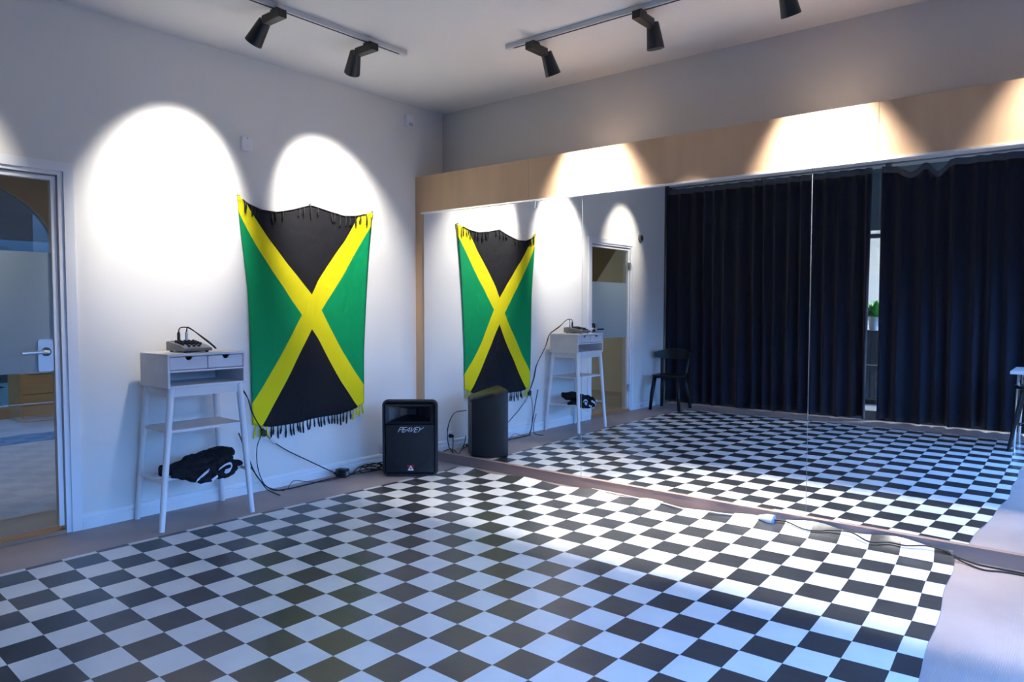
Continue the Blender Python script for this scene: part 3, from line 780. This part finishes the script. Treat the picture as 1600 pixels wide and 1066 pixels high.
strip([(.436, -2.075, .292), (.448, -2.05, .300), (.440, -2.03, .310)], .034, (.2, .3, .9))

# ------------------------------------------------------------------ loudspeaker
fa = Vector((.352, -.715, 0)); fbp = Vector((.690, -.436, 0))
ux = (fbp-fa); SWD = ux.length; ux.normalize(); nz = Vector((0, 0, 1)); fn = ux.cross(nz)   # front normal, towards the room
rz = math.atan2(ux.y, ux.x)
mid = (fa+fbp)/2
sp = thing('loudspeaker', 'black loudspeaker standing on the floor in front of the mirror corner', 'speaker', (mid.x, mid.y, .0), rz)
SH = .605; SW = SWD-.004; SD = .31      # local: x along front, -y is front
def lp(w, h, r, y, zc=SH/2+.004): return [(a, y, zc+b_) for a, b_ in rrect(w, h, r, 6)]
b = MB()
b.loft([lp(.25, SH-.09, .03, SD, (SH-.075)/2), lp(.275, SH-.07, .035, SD-.02, (SH-.062)/2), lp(SW-.02, SH-.014, .045, .09, (SH-.006)/2), lp(SW, SH, .045, .04), lp(SW, SH, .045, .012), lp(SW-.012, SH-.012, .040, 0), lp(SW-.035, SH-.035, .030, .0), lp(SW-.045, SH-.045, .026, .012), lp(SW-.05, SH-.05, .026, .13)], True, True)
cab = b.build('cabinet', M['plastic'], sp, smooth='auto')
gw, gz0, gz1 = SW-.052, .030, .412
b = MB(); b.loft([[(a, y, (gz0+gz1)/2+c) for a, c in rrect(gw-2*e, gz1-gz0-2*e, .012, 4)] for y, e in ((.04, 0), (.010, 0), (.006, .004))]); gr = b.build('grille', M['grille'], sp, smooth='auto')
b = MB(); rc = [(.155*math.cos(2*PI*k/40), .222+.155*math.sin(2*PI*k/40)) for k in range(41)]
b.tube([(x, .0055, z) for x, z in rc], .0018, 6); b.build('grille_ring', M['plastic'], gr)
# horn: bezel bars round a tapered mouth
hz0, hz1 = .418, .572
hx = gw/2; mx_, mz0, mz1 = hx-.030, .436, .556
b = MB()
b.loft([[(-hx, .004, hz0), (hx, .004, hz0), (hx, .004, hz1), (-hx, .004, hz1)],
        [(-mx_, .010, mz0), (mx_, .010, mz0), (mx_, .010, mz1), (-mx_, .010, mz1)],
        [(-.085, .085, .462), (.085, .085, .462), (.085, .085, .536), (-.085, .085, .536)],
        [(-.035, .120, .475), (.035, .120, .475), (.035, .120, .522), (-.035, .120, .522)]], False, True)
b.build('horn', M['plasticgloss'], sp)
# lettering (plain angular slanted capitals), on the grille
def stroke(b, p, q, w, f, depth):
    w = w*.98
    p, q = Vector((*p, 0)), Vector((*q, 0)); d = (q-p).normalized(); n = Vector((-d.y, d.x, 0))*w/2
    b.poly([tuple((p+n)[:2]), tuple((q+n)[:2]), tuple((q-n)[:2]), tuple((p-n)[:2])], f, depth)
b = MB(); H = .037; Wd = .0225
def LF(x0): return lambda x, z: (x0+x+.50*z, .0062, .354+z)
letters = {'P': [((0, 0), (0, H)), ((-.0, H), (Wd, H)), ((Wd, H), (Wd, H*.5)), ((Wd, H*.5), (.004, H*.5))],
           'E': [((0, 0), (0, H)), ((0, H), (Wd, H)), ((0, H*.5), (Wd*.9, H*.5)), ((0, 0), (Wd, 0))],
           'A': [((-.012, 0), (Wd*.62, H)), ((Wd*.62, H), (Wd, 0)), ((.004, H*.32), (Wd*.9, H*.32))],
           'V': [((-.002, H), (Wd*.3, 0)), ((Wd*.3, 0), (Wd+.002, H))],
           'Y': [((-.002, H), (Wd*.35, H*.45)), ((Wd*.35, H*.45), (Wd*1.35, H)), ((Wd*.35, H*.45), (Wd*.1, 0))]}
xs = -.092
for c in 'PEAVEY':
    for p, q in letters[c]: stroke(b, p, q, .0058, LF(xs), (0, -.003, 0))
    xs += .0308
lg = b.build('maker_lettering', M['silver'], sp); lg['label'] = 'silver slanted lettering'
b = MB()
b.poly([(-.030, .110), (.030, .110), (.022, .084), (-.022, .084)], lambda x, z: (x+.006, .0062, z-.03+.012), (0, -.0015, 0))
bd = b.build('badge', M['red'], sp); bd['label'] = 'red badge'
b = MB(); T = [(-.024, .0), (.024, .0), (0, .040)]; I = [(-.011, .009), (.011, .009), (0, .027)]
for k in range(3):
    k2 = (k+1) % 3
    b.poly([T[k], T[k2], I[k2], I[k]], lambda x, z: (x+.006, .0046, z+.050), (0, -.0015, 0))
o = b.build('badge_triangle', M['badgewhite'], bd); o['label'] = 'white triangle'
b = MB(); b.box((-.085, SD-.004, .12), (.03, SD+.004, .31), .004); pn_ = b.build('rear_panel', mat('dark_grey_panel', (.035, .037, .04), .4), sp)
for z in (.16, .22, .27): MB().tube([(-.03, SD+.004, z), (-.03, SD+.010, z)], .012, 14).build('socket', M['greyplastic'], pn_)
MB().box((.03, SD-.006, SH-.118), (.10, SD+.003, SH-.092), .003).build('handle', M['dark'], sp)
for a in (-.15, .15): MB().box((a-.02, .03, 0), (a+.02, .06, .012)).build('rubber_foot', M['knob'], sp)

# wall socket and plug behind the speaker, seen in the mirror
so = thing('wall_socket', 'white wall socket low on the wall behind the speaker', 'socket', (0, -.40, .135))
MB().box((.001, -.04, -.04), (.012, .04, .04), .004).build('plate', M['sensor'], so)
wire('speaker_power_cable', 'black power cable with a plug in the wall socket behind the speaker', [(.014, -.40, .135), (.05, -.40, .130), (.09, -.36, .06), (.14, -.30, .012), (.21, -.24, .010), (.30, -.20, .02), (.36, -.22, .12), (.37, -.235, .20)], .0045, M['cable'])
b = MB(); b.tube([(.0125, -.40, .135), (.05, -.40, .133)], [.021, .015], 14); pg = b.build('plug', M['knob'], bpy.data.objects['speaker_power_cable'], smooth='auto')
wire('signal_cable', 'black signal cable looping out of the back of the speaker', [(.26, -.36, .40), (.22, -.24, .38), (.20, -.18, .25), (.22, -.17, .10), (.24, -.22, .02), (.20, -.30, .010), (.10, -.33, .03), (.06, -.27, .012), (.16, -.18, .010), (.30, -.13, .012)], .004, M['cable'])

# ------------------------------------------------------------------ extension lead along the mirror plinth
wc = [(1.9, -.085, .030), (2.1, -.09, .030), (2.314, -.099, .028), (2.482, -.106, .028), (2.641, -.133, .026), (2.763, -.109, .03), (2.887, -.10, .032), (3.0, -.07, .035), (3.105, -.06, .042)]
ex = thing('extension_lead', 'white extension lead with a white socket lying along the mirror plinth on the mat', 'cable', (0, 0, 0))
b = MB(); b.tube(spline(wc, 8), .0042, 8); b.build('white_cord', M['whitecable'], ex, smooth=True)
b = MB(); b.tube([(3.10, -.068, .044), (3.135, -.068, .044), (3.15, -.068, .044), (3.19, -.068, .044)], [.012, .022, .028, .028], 18); b.build('socket_head', M['sensor'], ex, smooth='auto')
o = MB().tube([(3.19, -.068, .044), (3.196, -.068, .044)], .0295, 18).build('socket_rim', mat('blue_socket_rim', (.25, .38, .72), .4), ex, smooth='auto')
bk_ = [(3.196, -.068, .044), (3.267, -.07, .048), (3.385, -.113, .036), (3.469, -.106, .040), (3.518, -.085, .048), (3.629, -.070, .055), (3.738, -.12, .036), (3.828, -.095, .045), (3.917, -.095, .045), (4.001, -.066, .055), (4.077, -.066, .05), (4.13, -.07, .03), (4.18, -.08, .010), (4.272, -.131, .006), (4.367, -.10, .006), (4.50, -.10, .006), (4.8, -.12, .006)]
wire('mains_cable', 'black mains cable plugged into the white socket and running along the mirror plinth', bk_, .0046, M['cable'])
wire('mains_cable', 'second black cable on the floor beside the mat corner, against the mirror plinth', [(4.05, -.05, .05), (4.10, -.055, .045), (4.15, -.05, .02), (4.25, -.06, .006), (4.40, -.062, .006), (4.6, -.07, .006), (4.8, -.06, .006)], .0046, M['cable'])

# ------------------------------------------------------------------ black chair
def make_chair(label, loc, rz):
    t = thing('dining_chair', label, 'chair', loc, rz)   # local front = -y
    def outline(s, z):
        o = []
        for k in range(36):
            a = 2*PI*k/36; c, s_ = math.cos(a), math.sin(a)
            w = .205-.020*s_
            o.append((w*s*math.copysign(abs(c)**.62, c), .20*s*math.copysign(abs(s_)**.62, s_), z))
        return o
    b = MB(); b.loft([outline(.90, .432), outline(.985, .437), outline(1, .447), outline(.985, .457), outline(.8, .452), outline(.3, .449)]); b.build('seat', M['chair'], t, smooth=True)
    for sx in (-1, 1):
        MB().tube([(sx*.150, -.135, .44), (sx*.178, -.165, .22), (sx*.195, -.185, 0)], [.026, .026, .020], 14).build('leg', M['chair'], t, smooth=True)
        MB().tube([(sx*.145, .140, .44), (sx*.175, .195, .22), (sx*.200, .245, 0)], [.026, .026, .020], 14).build('leg', M['chair'], t, smooth=True)
        MB().tube(spline([(sx*.165, .150, .44), (sx*.178, .180, .56), (sx*.185, .205, .70)], 4), .017, 12).build('back_post', M['chair'], t, smooth=True)
    b = MB(); n = 26; L = []
    for k in range(n+1):
        f = -1+2*k/n; x = .245*f; y = .235-.14*abs(f)**2.3; hz = .075*(1-.55*abs(f)**2.5); zc = .715-.01*f*f
        L.append([(x, y-.009, zc-hz*.9), (x, y+.009, zc-hz*.9), (x, y+.013, zc), (x, y+.011, zc+hz), (x, y-.007, zc+hz), (x, y-.011, zc)])
    b.loft(L); b.build('backrest', M['chair'], t, smooth='auto')
    for y in (-.13, .11): MB().box((-.14, y, .415), (.14, y+.02, .44)).build('seat_rail', M['chair'], t)
    return t
ch1 = make_chair('black wooden chair in the corner between the door wall and the curtains', (.335, -4.20, 0), PI-.12)
stl = thing('stool', 'black round stool with splayed legs under the white table at the mirror edge', 'stool', (4.255, -3.735, 0))
MB().tube([(0, 0, .585), (0, 0, .59), (0, 0, .615), (0, 0, .62)], [.155, .17, .17, .155], 32).build('seat', M['chair'], stl, smooth='auto')
for sx, sy in ((-1, 1), (1, 1), (-1, -1), (1, -1)):
    MB().tube([(sx*.09, sy*.09, .587), (sx*.185, sy*.135, 0)], [.020, .015], 12).build('leg', M['chair'], stl, smooth='auto')
MB().tube([(.128*math.cos(2*PI*k/40), .108*math.sin(2*PI*k/40), .25) for k in range(41)], .007, 8).build('foot_ring', M['chair'], stl, smooth='auto')

# ------------------------------------------------------------------ white table near the camera, seen only in the mirror
td = thing('folding_table', 'white topped table with chrome legs at the edge of the mirror reflection', 'table', (4.06, -3.66, 0))
MB().box((0, -.62, .718), (1.1, 0, .748), .006).build('tabletop', M['desk'], td)
for sx, sy in ((.045, -.045), (1.05, -.045), (.045, -.575), (1.05, -.575)):
    MB().tube([(sx, sy, 0), (sx+(.02 if sx < .5 else -.02), sy, .718)], .014, 14).build('leg', M['chrome'], td, smooth='auto')

# ------------------------------------------------------------------ daylight, added fill lights in the other rooms
w = bpy.data.worlds.new('evening_sky'); SC.world = w; w.use_nodes = True
nt = w.node_tree; bg = nt.nodes['Background']
tc = nt.nodes.new('ShaderNodeTexCoord'); sx_ = nt.nodes.new('ShaderNodeSeparateXYZ'); nt.links.new(tc.outputs['Generated'], sx_.inputs[0])
rp = nt.nodes.new('ShaderNodeValToRGB'); nt.links.new(sx_.outputs['Z'], rp.inputs['Fac'])
rp.color_ramp.elements[0].position = .03; rp.color_ramp.elements[0].color = (.002, .003, .005, 1)
rp.color_ramp.elements[1].position = .24; rp.color_ramp.elements[1].color = (.15, .40, 1, 1)
nt.links.new(rp.outputs[0], bg.inputs['Color']); bg.inputs['Strength'].default_value = 15.5
L = bpy.data.lights.new('window_portal', 'AREA'); L.shape = 'RECTANGLE'; L.size = WY1-WY0; L.size_y = WZ1-WZ0; L.cycles.is_portal = True
o = bpy.data.objects.new('window_portal', L); COL.objects.link(o); o.location = (XR+.10, (WY0+WY1)/2, (WZ0+WZ1)/2); o.rotation_euler = Vector((-1, 0, 0)).to_track_quat('-Z', 'Z').to_euler()
def area(name, loc, d, sx, sy, e, col):
    L = bpy.data.lights.new(name, 'AREA'); L.shape = 'RECTANGLE'; L.size = sx; L.size_y = sy; L.energy = e; L.color = col
    o = bpy.data.objects.new(name, L); COL.objects.link(o); o.location = loc; o.rotation_euler = Vector(d).to_track_quat('-Z', 'Y').to_euler()
area('corridor_fill', (-2.6, -2.8, 3.03), (0, 0, -1), .6, 1.6, 40, (1, .88, .70))  # added area light without a fixture, fills the corridor with warm light
area('next_room_fill', (4.6, -6.9, 3.05), (-.3, 0, -1),   .9, .9, 420, (.95, 1, .97))  # added light, kept out of view, brightens the room behind the curtain gap
sbox('trim_11', (-.2, -5.7, 2.32), (XR, -5.62, HC), mat('bulkhead_paint', (.20, .27, .33), .7))

# ------------------------------------------------------------------ camera
cam = bpy.data.cameras.new('camera'); co = bpy.data.objects.new('camera', cam); COL.objects.link(co)
cam.sensor_width = 36; cam.lens = 1128.282*36/1600; cam.clip_start = .02
yaw, pitch, roll = -.68347995, -.04598269, .00087797
cy_, sy_ = math.cos(yaw), math.sin(yaw); cp_, sp_ = math.cos(pitch), math.sin(pitch)
fw = Vector((sy_*cp_, cy_*cp_, sp_)); r_ = Vector((cy_, -sy_, 0)); u_ = r_.cross(fw)
r2 = r_*math.cos(roll)+u_*math.sin(roll); u2 = u_*math.cos(roll)-r_*math.sin(roll)
co.matrix_world = Matrix(((r2.x, u2.x, -fw.x, 4.6951133), (r2.y, u2.y, -fw.y, -4.43128505), (r2.z, u2.z, -fw.z, 1.32945669), (0, 0, 0, 1)))
SC.camera = co
SC.view_settings.view_transform = 'Standard'; SC.view_settings.look = 'None'; SC.view_settings.gamma = 1; SC.view_settings.use_curve_mapping = False
SC.view_settings.exposure = 0
cy = SC.cycles
cy.max_bounces = 10; cy.diffuse_bounces = 5; cy.glossy_bounces = 6; cy.transparent_max_bounces = 12; cy.transmission_bounces = 6
cy.caustics_reflective = True; cy.caustics_refractive = False; cy.blur_glossy = 0; cy.sample_clamp_indirect = 0; cy.sample_clamp_direct = 0
cy.use_denoising = True
try:
    cy.use_guiding = True; cy.use_surface_guiding = True; cy.guiding_training_samples = 64
except Exception: pass
